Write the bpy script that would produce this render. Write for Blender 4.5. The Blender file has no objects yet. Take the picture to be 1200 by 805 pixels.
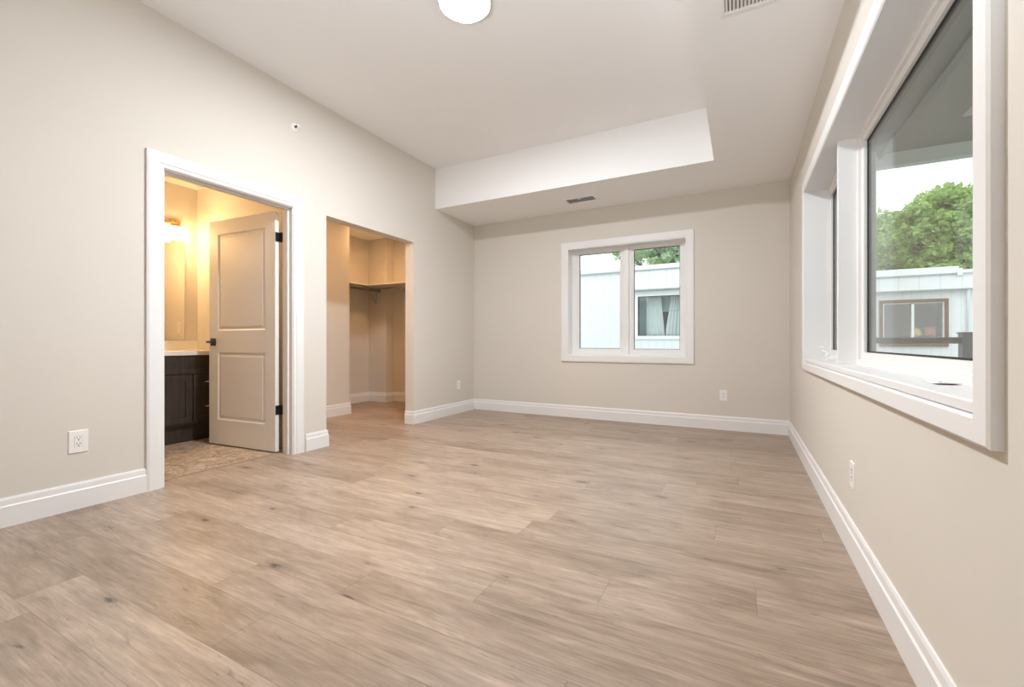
import bpy, bmesh, math, random
import numpy as np
from mathutils import Vector, Matrix

# ------------------------------------------------------------------ camera, world, sun, exposure
SC = bpy.context.scene
COL = SC.collection
CAM_H = 0.9362
cam = bpy.data.objects.new('camera', bpy.data.cameras.new('camera'))
COL.objects.link(cam)
cam.location = (0, 0, CAM_H)
cam.rotation_euler = (math.radians(90), 0, math.radians(27.6034))
cam.data.sensor_width = 36.0
cam.data.lens = 511.996 / 1200 * 36
cam.data.shift_y = -1.53 / 1200
cam.data.clip_start = 0.02
SC.camera = cam

world = bpy.data.worlds.new('sky')
SC.world = world
world.use_nodes = True
wn = world.node_tree
wn.nodes.clear()
w_out = wn.nodes.new('ShaderNodeOutputWorld')
w_bg = wn.nodes.new('ShaderNodeBackground')
w_tc = wn.nodes.new('ShaderNodeTexCoord')
w_sep = wn.nodes.new('ShaderNodeSeparateXYZ')
w_ramp = wn.nodes.new('ShaderNodeValToRGB')
w_ramp.color_ramp.elements[0].position = 0.0
w_ramp.color_ramp.elements[0].color = (0.93, 0.98, 1.0, 1)
w_ramp.color_ramp.elements[1].position = 0.7
w_ramp.color_ramp.elements[1].color = (0.86, 0.93, 1.0, 1)
wn.links.new(w_tc.outputs['Generated'], w_sep.inputs[0])
wn.links.new(w_sep.outputs['Z'], w_ramp.inputs[0])
wn.links.new(w_ramp.outputs[0], w_bg.inputs['Color'])
w_bg.inputs['Strength'].default_value = 1.75
wn.links.new(w_bg.outputs[0], w_out.inputs['Surface'])

sun_d = bpy.data.lights.new('overcast_sun', 'SUN')
sun_d.energy = 0.8
sun_d.angle = math.radians(60)
sun_d.color = (1.0, 0.98, 0.95)
sun = bpy.data.objects.new('overcast_sun', sun_d)
sun.rotation_euler = (math.radians(38), 0, math.radians(-30))
COL.objects.link(sun)

fl_d = bpy.data.lights.new('flash_stand_in', 'SPOT')     # unseen spot added to brighten the ceiling, in place of a photographer's bounce light
fl_d.energy = 230.0
fl_d.spot_size = math.radians(122)
fl_d.spot_blend = 1.0
fl_d.shadow_soft_size = 0.12
fl_d.color = (0.87, 0.95, 1.0)
stand_in_spot = bpy.data.objects.new('flash_stand_in', fl_d)
stand_in_spot.location = (-0.7, -0.5, 1.35)
stand_in_spot.rotation_euler = (math.radians(180 - 40), 0, 0)
COL.objects.link(stand_in_spot)

LAMP_E = 425.0          # ceiling light diffuser radiance
LAMP_COL = (0.94, 0.965, 1.0)
VANITY_E = 66.0
VANITY_COL = (1.0, 0.62, 0.28)
CLOSET_E = 62.0
CLOSET_COL = (1.0, 0.57, 0.25)

SC.view_settings.view_transform = 'Standard'
SC.view_settings.look = 'None'
SC.view_settings.gamma = 1.0
SC.view_settings.use_curve_mapping = False
SC.view_settings.exposure = 0.12
SC.cycles.max_bounces = 14
SC.cycles.diffuse_bounces = 9
SC.cycles.glossy_bounces = 6
SC.cycles.transparent_max_bounces = 16
SC.cycles.sample_clamp_indirect = 6.0
SC.cycles.caustics_reflective = False
SC.cycles.caustics_refractive = False

# ------------------------------------------------------------------ room constants (metres)
XL, XR, YB = -3.308, 0.440, 5.180
YN = -1.75                      # wall behind the camera
H, HC = 2.5636, 3.05
YS, XS = 4.303, -0.211          # edges of the tray
WT = 0.12                       # left wall thickness
XE = 0.632                       # outer face of the right wall
YE = 5.42                       # outer face of the back wall
D0, D1, DH = 1.465, 2.375, 2.055    # bathroom door opening
C0, C1, CH = 2.715, 3.900, 2.078    # closet opening
BX, BY = -5.155, 2.588              # bathroom back and end walls
CX = -5.27                          # closet back wall

# ------------------------------------------------------------------ helpers
class MB:
    """collects solid shapes and links them as one mesh object"""
    def __init__(self):
        self.bm = bmesh.new()
    def poly(self, vs, faces, smooth=False):
        bv = [self.bm.verts.new(v) for v in vs]
        for f in faces:
            try:
                fc = self.bm.faces.new([bv[i] for i in f]); fc.smooth = smooth
            except ValueError:
                pass
        return bv
    def box(self, x0, x1, y0, y1, z0, z1, bev=0.0):
        x0, x1 = sorted((x0, x1)); y0, y1 = sorted((y0, y1)); z0, z1 = sorted((z0, z1))
        v = self.poly([(x0,y0,z0),(x1,y0,z0),(x1,y1,z0),(x0,y1,z0),(x0,y0,z1),(x1,y0,z1),(x1,y1,z1),(x0,y1,z1)],
                      [(0,3,2,1),(4,5,6,7),(0,1,5,4),(1,2,6,5),(2,3,7,6),(3,0,4,7)])
        if bev:
            es = list({e for q in v for e in q.link_edges})
            bmesh.ops.bevel(self.bm, geom=es, offset=bev, segments=2, affect='EDGES', profile=0.6)
        return self
    def sweep(self, prof, path, mp, closed=False, smooth=False):
        """prof: [(o, d)] o = offset to the right-hand side of the path, d = depth; path: 2D points; mp(a,b,d)->xyz"""
        n = len(path); P = [Vector(p) for p in path]
        rings = []
        for i in range(n):
            def nrm(a, b):
                t = (b - a).normalized(); return Vector((t.y, -t.x))
            if closed:
                n1 = nrm(P[i-1], P[i]); n2 = nrm(P[i], P[(i+1) % n])
            else:
                n1 = nrm(P[i-1], P[i]) if i > 0 else nrm(P[i], P[i+1])
                n2 = nrm(P[i], P[i+1]) if i < n-1 else n1
            m = (n1 + n2); m = m / max(1e-6, (1 + n1.dot(n2)))
            rings.append([self.bm.verts.new(mp(P[i].x + m.x*o, P[i].y + m.y*o, d)) for o, d in prof])
        k = len(prof)
        for i in range(n if closed else n-1):
            A, B = rings[i], rings[(i+1) % n]
            for j in range(k):
                f = self.bm.faces.new((A[j], A[(j+1) % k], B[(j+1) % k], B[j])); f.smooth = smooth
        if not closed:
            self.bm.faces.new(rings[0]); self.bm.faces.new(list(reversed(rings[-1])))
        return self
    def ring(self, outer, inner, c0, c1, mp):
        """rectangular frame between two rectangles (a0,a1,b0,b1), from depth c0 to c1"""
        def cr(r): return [(r[0],r[2]),(r[1],r[2]),(r[1],r[3]),(r[0],r[3])]
        vs = [mp(a,b,c0) for a,b in cr(outer)] + [mp(a,b,c0) for a,b in cr(inner)] + \
             [mp(a,b,c1) for a,b in cr(outer)] + [mp(a,b,c1) for a,b in cr(inner)]
        fs = []
        for i in range(4):
            j = (i+1) % 4
            fs += [(i,j,4+j,4+i),(8+i,12+i,12+j,8+j),(i,8+i,8+j,j),(4+i,4+j,12+j,12+i)]
        self.poly(vs, fs)
        return self
    def prism(self, pts, d0, d1, mp, smooth=False):
        n = len(pts)
        vs = [mp(a,b,d0) for a,b in pts] + [mp(a,b,d1) for a,b in pts]
        bv = self.poly(vs, [])
        self.bm.faces.new(bv[:n]); self.bm.faces.new(list(reversed(bv[n:])))
        for i in range(n):
            j = (i+1) % n
            f = self.bm.faces.new((bv[i], bv[n+i], bv[n+j], bv[j])); f.smooth = smooth
        return self
    def lathe(self, prof, mp, n=40, smooth=True):
        """prof: [(r, h)]; mp(a,b,h)->xyz"""
        rings = []
        for r, hh in prof:
            if r < 1e-6:
                rings.append([self.bm.verts.new(mp(0, 0, hh))])
            else:
                rings.append([self.bm.verts.new(mp(r*math.cos(2*math.pi*i/n), r*math.sin(2*math.pi*i/n), hh)) for i in range(n)])
        for A, B in zip(rings, rings[1:]):
            for i in range(n):
                j = (i+1) % n
                q = [A[i % len(A)], A[j % len(A)], B[j % len(B)], B[i % len(B)]]
                u = []
                for v in q:
                    if v not in u: u.append(v)
                if len(u) > 2:
                    f = self.bm.faces.new(u); f.smooth = smooth
        for R, rev in ((rings[0], False), (rings[-1], True)):
            if len(R) > 1:
                self.bm.faces.new(R if not rev else list(reversed(R)))
        return self
    def tube(self, pts, rad, n=10):
        P = [Vector(p) for p in pts]
        R = rad if isinstance(rad, (list, tuple)) else [rad]*len(P)
        rings = []; up = None
        for i, p in enumerate(P):
            t = (P[min(i+1, len(P)-1)] - P[max(i-1, 0)]).normalized()
            if up is None:
                up = Vector((0,0,1)) if abs(t.z) < 0.9 else Vector((1,0,0))
            s = t.cross(up).normalized(); u = s.cross(t).normalized(); up = u
            rings.append([self.bm.verts.new(p + R[i]*(s*math.cos(2*math.pi*k/n) + u*math.sin(2*math.pi*k/n))) for k in range(n)])
        for A, B in zip(rings, rings[1:]):
            for k in range(n):
                f = self.bm.faces.new((A[k], A[(k+1) % n], B[(k+1) % n], B[k])); f.smooth = True
        self.bm.faces.new(rings[0]); self.bm.faces.new(list(reversed(rings[-1])))
        return self
    def build(self, name, m, parent=None, bev=0.0):
        bmesh.ops.recalc_face_normals(self.bm, faces=self.bm.faces)
        me = bpy.data.meshes.new(name); self.bm.to_mesh(me); self.bm.free()
        me.materials.append(m)
        o = bpy.data.objects.new(name, me); COL.objects.link(o)
        if parent is not None:
            o.parent = parent
            o.matrix_parent_inverse = parent.matrix_world.inverted()
        if bev:
            b = o.modifiers.new('bevel', 'BEVEL'); b.width = bev; b.segments = 2; b.limit_method = 'ANGLE'; b.angle_limit = math.radians(50)
        return o

def tag(o, label=None, cat=None, group=None, kind=None):
    if label: o['label'] = label
    if cat: o['category'] = cat
    if group: o['group'] = group
    if kind: o['kind'] = kind
    return o

def thing(name, loc, label, cat, group=None, kind=None):
    o = bpy.data.objects.new(name, None); COL.objects.link(o)
    o.location = loc; o.empty_display_size = 0.1
    o.matrix_world = Matrix.Translation(loc)
    return tag(o, label, cat, group, kind)

# plane maps: (a, b, depth) -> world
mp_left  = lambda a, b, d: (XL + d, a, b)        # a = y, b = z, d out of the wall
mp_right = lambda a, b, d: (XR - d, a, b)
mp_back  = lambda a, b, d: (a, YB - d, b)        # a = x
mp_X = lambda a, b, c: (c, a, b)                 # absolute x
mp_Y = lambda a, b, c: (a, c, b)                 # absolute y
mp_Z = lambda a, b, c: (a, b, c)

# ------------------------------------------------------------------ materials
def nodes(name):
    m = bpy.data.materials.new(name); m.use_nodes = True
    nt = m.node_tree; b = nt.nodes['Principled BSDF']
    return m, nt, b
def mat(name, col, rough=0.5, metal=0.0, bump=0.0, bscale=200.0, spec=0.5, var=0.0, vscale=3.0):
    m, nt, b = nodes(name)
    b.inputs['Base Color'].default_value = (*col, 1); b.inputs['Roughness'].default_value = rough
    b.inputs['Metallic'].default_value = metal; b.inputs['Specular IOR Level'].default_value = spec
    g = nt.nodes.new('ShaderNodeNewGeometry')
    n = nt.nodes.new('ShaderNodeTexNoise'); n.inputs['Scale'].default_value = bscale; n.inputs['Detail'].default_value = 3
    nt.links.new(g.outputs['Position'], n.inputs['Vector'])
    if bump:
        bp = nt.nodes.new('ShaderNodeBump'); bp.inputs['Strength'].default_value = bump; bp.inputs['Distance'].default_value = 0.001
        nt.links.new(n.outputs['Fac'], bp.inputs['Height']); nt.links.new(bp.outputs[0], b.inputs['Normal'])
    n.inputs['Scale'].default_value = bscale
    n2 = nt.nodes.new('ShaderNodeTexNoise'); n2.inputs['Scale'].default_value = vscale; n2.inputs['Detail'].default_value = 4
    nt.links.new(g.outputs['Position'], n2.inputs['Vector'])
    mx = nt.nodes.new('ShaderNodeMix'); mx.data_type = 'RGBA'
    v = var or 0.01
    mx.inputs['A'].default_value = (*[c*(1-v) for c in col], 1); mx.inputs['B'].default_value = (*[min(1, c*(1+v)) for c in col], 1)
    nt.links.new(n2.outputs['Fac'], mx.inputs['Factor']); nt.links.new(mx.outputs['Result'], b.inputs['Base Color'])
    return m
def emit(name, col, e):
    m, nt, b = nodes(name)
    b.inputs['Base Color'].default_value = (0.9, 0.9, 0.88, 1)
    b.inputs['Emission Color'].default_value = (*col, 1); b.inputs['Emission Strength'].default_value = e
    return m
def glass(name, tint=(1, 1, 1), base=0.04):
    m = bpy.data.materials.new(name); m.use_nodes = True
    nt = m.node_tree; nt.nodes.clear()
    out = nt.nodes.new('ShaderNodeOutputMaterial'); mix = nt.nodes.new('ShaderNodeMixShader')
    tr = nt.nodes.new('ShaderNodeBsdfTransparent'); tr.inputs[0].default_value = (*tint, 1)
    gl = nt.nodes.new('ShaderNodeBsdfGlossy'); gl.inputs['Roughness'].default_value = 0.0; gl.inputs['Color'].default_value = (1, 1, 1, 1)
    lw = nt.nodes.new('ShaderNodeLayerWeight')
    p = nt.nodes.new('ShaderNodeMath'); p.operation = 'POWER'; p.inputs[1].default_value = 7
    q = nt.nodes.new('ShaderNodeMath'); q.operation = 'MULTIPLY_ADD'; q.inputs[1].default_value = 1-base; q.inputs[2].default_value = base
    nt.links.new(lw.outputs['Facing'], p.inputs[0]); nt.links.new(p.outputs[0], q.inputs[0]); nt.links.new(q.outputs[0], mix.inputs[0])
    nt.links.new(tr.outputs[0], mix.inputs[1]); nt.links.new(gl.outputs[0], mix.inputs[2]); nt.links.new(mix.outputs[0], out.inputs[0])
    return m

def plank_mat(name, tones, W=0.19, L=1.38):
    m, nt, b = nodes(name); N = nt.nodes; K = nt.links
    def math_(op, a=None, c=None, v=None):
        n = N.new('ShaderNodeMath'); n.operation = op
        for i, q in enumerate((a, c, v)):
            if q is None: continue
            if isinstance(q, (int, float)): n.inputs[i].default_value = q
            else: K.new(q, n.inputs[i])
        return n.outputs[0]
    g = N.new('ShaderNodeNewGeometry'); s = N.new('ShaderNodeSeparateXYZ'); K.new(g.outputs['Position'], s.inputs[0])
    x, y = s.outputs['X'], s.outputs['Y']
    ry = math_('DIVIDE', y, W); row = math_('FLOOR', ry); fy = math_('SUBTRACT', ry, row)
    wr = N.new('ShaderNodeTexWhiteNoise'); wr.noise_dimensions = '1D'; K.new(row, wr.inputs['W'])
    xs = math_('ADD', math_('DIVIDE', x, L), math_('MULTIPLY', wr.outputs['Value'], 9.7)); col = math_('FLOOR', xs); fx = math_('SUBTRACT', xs, col)
    cid = N.new('ShaderNodeCombineXYZ'); K.new(row, cid.inputs[0]); K.new(col, cid.inputs[1])
    wp = N.new('ShaderNodeTexWhiteNoise'); wp.noise_dimensions = '3D'; K.new(cid.outputs[0], wp.inputs['Vector'])
    pid = wp.outputs['Value']
    def noise(sx, sy, sc, det, rough=0.55, dist=0.0):
        c = N.new('ShaderNodeCombineXYZ'); K.new(math_('MULTIPLY', x, sx), c.inputs[0]); K.new(math_('MULTIPLY', y, sy), c.inputs[1]); K.new(math_('MULTIPLY', pid, 37.0), c.inputs[2])
        n = N.new('ShaderNodeTexNoise'); n.inputs['Scale'].default_value = sc; n.inputs['Detail'].default_value = det
        n.inputs['Roughness'].default_value = rough; n.inputs['Distortion'].default_value = dist
        K.new(c.outputs[0], n.inputs['Vector']); return n.outputs['Fac']
    r = N.new('ShaderNodeValToRGB'); K.new(math_('ADD', math_('MULTIPLY', pid, 0.22), math_('MULTIPLY', noise(2.2, 7.5, 1.0, 6, 0.62, 0.9), 0.78)), r.inputs[0])
    cr = r.color_ramp; cr.elements[0].position = 0.28; cr.elements[0].color = (*tones[0], 1); cr.elements[1].position = 0.72; cr.elements[1].color = (*tones[2], 1)
    e = cr.elements.new(0.5); e.color = (*tones[1], 1)
    def mul(c_in, fac, lo, hi, f0, f1):
        mr = N.new('ShaderNodeMapRange'); mr.inputs[1].default_value = f0; mr.inputs[2].default_value = f1; mr.inputs[3].default_value = lo; mr.inputs[4].default_value = hi
        K.new(fac, mr.inputs[0])
        vm = N.new('ShaderNodeVectorMath'); vm.operation = 'SCALE'; K.new(c_in, vm.inputs[0]); K.new(mr.outputs[0], vm.inputs['Scale']); return vm.outputs[0]
    c = r.outputs[0]
    grain = noise(2.2, 38.0, 1.0, 7, 0.62, 0.35)
    c = mul(c, grain, 0.84, 1.13, 0.32, 0.66)
    fine = noise(9.0, 210.0, 1.0, 3)
    c = mul(c, fine, 0.86, 1.10, 0.3, 0.7)
    streak = noise(0.9, 15.0, 1.0, 4, 0.5, 1.2)
    c = mul(c, streak, 0.84, 1.0, 0.30, 0.42)
    crack = noise(3.2, 17.0, 1.0, 5, 0.6, 2.2)
    c = mul(c, crack, 1.0, 0.58, 0.64, 0.72)
    pale = noise(4.0, 11.0, 1.0, 5, 0.65, 1.0)
    c = mul(c, pale, 1.0, 1.10, 0.55, 0.68)
    # knots
    kv = N.new('ShaderNodeCombineXYZ'); K.new(math_('ADD', math_('MULTIPLY', x, 1.15), math_('MULTIPLY', pid, 37.0)), kv.inputs[0]); K.new(math_('ADD', math_('MULTIPLY', y, 3.3), math_('MULTIPLY', pid, 19.0)), kv.inputs[1])
    vo = N.new('ShaderNodeTexVoronoi'); vo.voronoi_dimensions = '2D'; vo.inputs['Scale'].default_value = 1.0; K.new(kv.outputs[0], vo.inputs['Vector'])
    ks = N.new('ShaderNodeSeparateColor'); K.new(vo.outputs['Color'], ks.inputs[0])
    kd = math_('ADD', math_('ADD', vo.outputs['Distance'], math_('MULTIPLY', ks.outputs[0], 0.045)), math_('MULTIPLY', math_('SUBTRACT', noise(16, 60, 1.0, 4), 0.5), 0.11))
    c = mul(c, kd, 0.80, 1.0, 0.04, 0.17)
    c = mul(c, kd, 0.30, 1.0, 0.024, 0.060)
    mid = noise(7.0, 70.0, 1.0, 4, 0.6, 0.6)
    c = mul(c, mid, 0.86, 1.10, 0.32, 0.68)
    # seams
    ey = math_('MULTIPLY', math_('MINIMUM', fy, math_('SUBTRACT', 1.0, fy)), W)
    ex = math_('MULTIPLY', math_('MINIMUM', fx, math_('SUBTRACT', 1.0, fx)), L)
    seam = math_('MINIMUM', ey, ex)
    c = mul(c, seam, 0.66, 1.0, 0.0006, 0.0020)
    K.new(c, b.inputs['Base Color'])
    rr = N.new('ShaderNodeMapRange'); rr.inputs[3].default_value = 0.32; rr.inputs[4].default_value = 0.45; K.new(grain, rr.inputs[0]); K.new(rr.outputs[0], b.inputs['Roughness'])
    b.inputs['Specular IOR Level'].default_value = 0.5
    bp = N.new('ShaderNodeBump'); bp.inputs['Strength'].default_value = 0.12; bp.inputs['Distance'].default_value = 0.001
    K.new(math_('ADD', fine, math_('MULTIPLY', grain, 0.8)), bp.inputs['Height']); K.new(bp.outputs[0], b.inputs['Normal'])
    return m

def vinyl_mat():
    m, nt, b = nodes('bathroom_vinyl'); N = nt.nodes; K = nt.links
    g = N.new('ShaderNodeNewGeometry')
    n = N.new('ShaderNodeTexNoise'); n.inputs['Scale'].default_value = 13; n.inputs['Detail'].default_value = 9; n.inputs['Roughness'].default_value = 0.68; n.inputs['Distortion'].default_value = 1.6
    K.new(g.outputs['Position'], n.inputs['Vector'])
    r = N.new('ShaderNodeValToRGB'); K.new(n.outputs['Fac'], r.inputs[0])
    r.color_ramp.elements[0].position = 0.36; r.color_ramp.elements[0].color = (0.20, 0.135, 0.085, 1)
    r.color_ramp.elements[1].position = 0.62; r.color_ramp.elements[1].color = (0.56, 0.46, 0.35, 1)
    K.new(r.outputs[0], b.inputs['Base Color']); b.inputs['Roughness'].default_value = 0.4
    return m

def wood_mat(name, col, dark, axis, rough=0.45):
    m, nt, b = nodes(name); N = nt.nodes; K = nt.links
    g = N.new('ShaderNodeNewGeometry'); mpn = N.new('ShaderNodeMapping')
    sc = [26, 26, 26]; sc[axis] = 1.6; mpn.inputs['Scale'].default_value = sc
    K.new(g.outputs['Position'], mpn.inputs['Vector'])
    n = N.new('ShaderNodeTexNoise'); n.inputs['Scale'].default_value = 1.5; n.inputs['Detail'].default_value = 6; K.new(mpn.outputs[0], n.inputs['Vector'])
    r = N.new('ShaderNodeValToRGB'); r.color_ramp.elements[0].position = 0.3; r.color_ramp.elements[0].color = (*dark, 1)
    r.color_ramp.elements[1].position = 0.7; r.color_ramp.elements[1].color = (*col, 1)
    K.new(n.outputs['Fac'], r.inputs[0]); K.new(r.outputs[0], b.inputs['Base Color']); b.inputs['Roughness'].default_value = rough
    return m

def siding_mat(name, col, dark, pitch, axis=0):
    """painted metal siding with narrow grooves across one axis"""
    m, nt, b = nodes(name); N = nt.nodes; K = nt.links
    g = N.new('ShaderNodeNewGeometry'); s = N.new('ShaderNodeSeparateXYZ'); K.new(g.outputs['Position'], s.inputs[0])
    d = N.new('ShaderNodeMath'); d.operation = 'DIVIDE'; d.inputs[1].default_value = pitch; K.new(s.outputs[axis], d.inputs[0])
    f = N.new('ShaderNodeMath'); f.operation = 'FRACT'; K.new(d.outputs[0], f.inputs[0])
    r = N.new('ShaderNodeValToRGB'); K.new(f.outputs[0], r.inputs[0])
    r.color_ramp.elements[0].position = 0.0; r.color_ramp.elements[0].color = (*dark, 1)
    r.color_ramp.elements[1].position = 0.09; r.color_ramp.elements[1].color = (*col, 1)
    K.new(r.outputs[0], b.inputs['Base Color']); b.inputs['Roughness'].default_value = 0.55
    bp = N.new('ShaderNodeBump'); bp.inputs['Strength'].default_value = 0.4; bp.inputs['Distance'].default_value = 0.01
    K.new(r.outputs[0], bp.inputs['Height']); K.new(bp.outputs[0], b.inputs['Normal'])
    return m

def leaf_mat(name, a, c):
    m, nt, b = nodes(name); N = nt.nodes; K = nt.links
    g = N.new('ShaderNodeNewGeometry')
    r = N.new('ShaderNodeValToRGB'); K.new(g.outputs['Random Per Island'], r.inputs[0])
    r.color_ramp.elements[0].color = (*a, 1); r.color_ramp.elements[1].color = (*c, 1)
    K.new(r.outputs[0], b.inputs['Base Color']); b.inputs['Roughness'].default_value = 0.55
    tl = N.new('ShaderNodeBsdfTranslucent'); K.new(r.outputs[0], tl.inputs[0])
    mx = N.new('ShaderNodeMixShader'); mx.inputs[0].default_value = 0.5
    K.new(b.outputs[0], mx.inputs[1]); K.new(tl.outputs[0], mx.inputs[2]); K.new(mx.outputs[0], N['Material Output'].inputs[0])
    return m

M_wall = mat('wall_paint', (0.675, 0.637, 0.578), 0.75, bump=0.05, bscale=260)
M_ceil = mat('ceiling_paint', (0.885, 0.880, 0.880), 0.9, bump=0.06, bscale=300)
M_trim = mat('white_trim_paint', (0.80, 0.796, 0.792), 0.42)
M_vinylw = mat('white_window_vinyl', (0.81, 0.805, 0.79), 0.35)
M_door = mat('white_door_paint', (0.82, 0.81, 0.80), 0.45)
M_black = mat('black_metal', (0.012, 0.012, 0.012), 0.4)
M_gasket = mat('black_rubber', (0.015, 0.015, 0.015), 0.6)
M_extblk = mat('dark_exterior_cladding', (0.045, 0.044, 0.042), 0.5)
M_plate = mat('white_plastic', (0.86, 0.85, 0.83), 0.35)
M_slot = mat('dark_slot', (0.06, 0.055, 0.05), 0.7)
M_chrome = mat('brushed_chrome', (0.55, 0.54, 0.52), 0.28, metal=1.0)
M_nickel = mat('satin_nickel', (0.62, 0.58, 0.52), 0.3, metal=1.0)
M_brass = mat('brass', (0.60, 0.42, 0.18), 0.3, metal=1.0)
M_van = wood_mat('dark_stained_wood', (0.050, 0.036, 0.028), (0.026, 0.019, 0.015), 2)
M_count = mat('white_countertop', (0.80, 0.77, 0.73), 0.3, var=0.03, vscale=30)
M_mirror = mat('mirror_silver', (0.92, 0.92, 0.91), 0.0, metal=1.0)
M_floor = plank_mat('oak_laminate', ((0.245, 0.176, 0.125), (0.350, 0.264, 0.200), (0.435, 0.340, 0.268)))
M_vinyl = vinyl_mat()
M_strip = mat('threshold_wood', (0.30, 0.215, 0.145), 0.4)
M_lamp = emit('lamp_diffuser', LAMP_COL, LAMP_E)
M_vshade = emit('frosted_lamp_glass', VANITY_COL, VANITY_E)
M_cdiff = emit('closet_lamp_diffuser', CLOSET_COL, CLOSET_E)
M_glass = glass('window_glass', (0.985, 1.0, 0.99))
M_hglass = glass('house_glass', (0.95, 0.98, 0.98), 0.07)
M_duct_shade = mat('duct_shade', (0.26, 0.245, 0.23), 0.9)
M_paper = mat('white_paper', (0.86, 0.86, 0.85), 0.6)
M_ink = mat('grey_print', (0.48, 0.48, 0.50), 0.7)
M_siding = siding_mat('white_metal_siding', (0.80, 0.84, 0.85), (0.66, 0.70, 0.71), 0.20)
M_fascia = siding_mat('white_fascia_panel', (0.82, 0.86, 0.87), (0.66, 0.70, 0.72), 0.43)
M_cap = mat('white_roof_cap', (0.84, 0.87, 0.87), 0.5)
M_gut = mat('grey_edge_metal', (0.42, 0.45, 0.46), 0.5)
M_jamb = mat('grey_exterior_jamb', (0.22, 0.225, 0.21), 0.6)
M_brown = mat('brown_window_frame', (0.20, 0.115, 0.075), 0.5, var=0.15, vscale=20)
M_curt = mat('white_curtain_cloth', (0.86, 0.90, 0.90), 0.9)
M_teal = mat('blue_grey_blind', (0.42, 0.56, 0.58), 0.9)
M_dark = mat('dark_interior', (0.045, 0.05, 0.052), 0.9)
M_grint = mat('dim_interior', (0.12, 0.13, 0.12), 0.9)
M_rail = mat('grey_railing_paint', (0.125, 0.125, 0.12), 0.5)
M_pceil = mat('porch_soffit', (0.33, 0.335, 0.31), 0.8, var=0.04)
M_beam = mat('porch_beam_paint', (0.72, 0.78, 0.75), 0.7)
M_ext = mat('exterior_wall', (0.45, 0.44, 0.42), 0.9)
M_ground = mat('outdoor_ground', (0.30, 0.31, 0.27), 0.95, var=0.2, vscale=1.5)
M_deck = mat('porch_deck_boards', (0.36, 0.34, 0.31), 0.8, var=0.1)
M_leafA = leaf_mat('maple_leaves', (0.23, 0.40, 0.085), (0.58, 0.75, 0.29))
M_leafB = leaf_mat('pale_leaves', (0.50, 0.66, 0.42), (0.76, 0.86, 0.66))
M_bark = mat('tree_bark', (0.10, 0.085, 0.065), 0.9, bump=0.6, bscale=30, var=0.3, vscale=12)

# ------------------------------------------------------------------ the room shell
def S(o, label, cat):
    return tag(o, label, cat, kind='structure')

m = MB(); m.box(XL - 0.155, XR + 0.2, YN, YB + 0.22, -0.10, 0.0); m.box(CX - 0.1, XL - 0.155, BY + 0.05, YB + 0.22, -0.10, 0.0)
S(m.build('floor', M_floor), 'light oak plank floor of the empty bedroom running into the closet', 'floor')
m = MB(); m.box(BX - 0.1, XL - 0.163, 0.3, BY + 0.05, -0.10, 0.0)
S(m.build('floor_bathroom', M_vinyl), 'mottled tan vinyl floor inside the bathroom doorway', 'floor')
m = MB(); m.prism([(XL-0.165, 0.0), (XL-0.162, 0.003), (XL-0.138, 0.003), (XL-0.130, 0.0)], D0, D1, lambda a, b, d: (a, d, b))
S(m.build('trim_threshold', M_strip), 'thin wooden transition strip between oak planks and bathroom vinyl', 'threshold')

m = MB()
m.box(XL-WT, XL, YN, D0-0.02, 0, HC); m.box(XL-WT, XL, D0-0.02, D1+0.02, DH+0.02, HC)
m.box(XL-WT, XL, D1+0.02, C0, 0, HC); m.box(XL-WT, XL, C0, C1, CH, HC); m.box(XL-WT, XL, C1, YB+0.22, 0, HC)
S(m.build('wall_left', M_wall), 'long beige wall with bathroom doorway and open closet doorway', 'wall')

# window openings
W1 = (-1.912, -0.540, 0.785, 2.090)     # back wall: x0, x1, z0, z1
W2 = (1.220, 3.920, 0.790, 2.058)       # right wall: y0, y1, z0, z1
m = MB()
m.box(XL-WT, W1[0]-0.015, YB, YE, 0, HC); m.box(W1[1]+0.015, XE, YB, YE, 0, HC)
m.box(W1[0]-0.015, W1[1]+0.015, YB, YE, 0, W1[2]-0.015); m.box(W1[0]-0.015, W1[1]+0.015, YB, YE, W1[3]+0.015, HC)
S(m.build('wall_back', M_wall), 'beige end wall with the two-pane white window', 'wall')
m = MB()
m.box(XR, XE, YN, W2[0]-0.015, 0, HC); m.box(XR, XE, W2[1]+0.015, YB, 0, HC)
m.box(XR, XE, W2[0]-0.015, W2[1]+0.015, 0, W2[2]-0.015); m.box(XR, XE, W2[0]-0.015, W2[1]+0.015, W2[3]+0.015, HC)
S(m.build('wall_right', M_wall), 'beige wall with the large deep white window facing the porch', 'wall')
m = MB(); m.box(XL-WT, XE, YN-0.12, YN, 0, HC)
S(m.build('wall_near', M_wall), 'beige wall behind the viewpoint', 'wall')
m = MB(); m.box(XL-WT, XE, YN-0.12, YE, HC, HC+0.12)
S(m.build('ceiling', M_ceil), 'raised white centre of the tray ceiling', 'ceiling')
m = MB(); m.prism([(XL, YS), (XS, YS), (XS, YN), (XR, YN), (XR, YB), (XL, YB)], H, HC, mp_Z)
S(m.build('ceiling_soffit', M_ceil), 'lowered white ceiling border along the window walls', 'ceiling')

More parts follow.
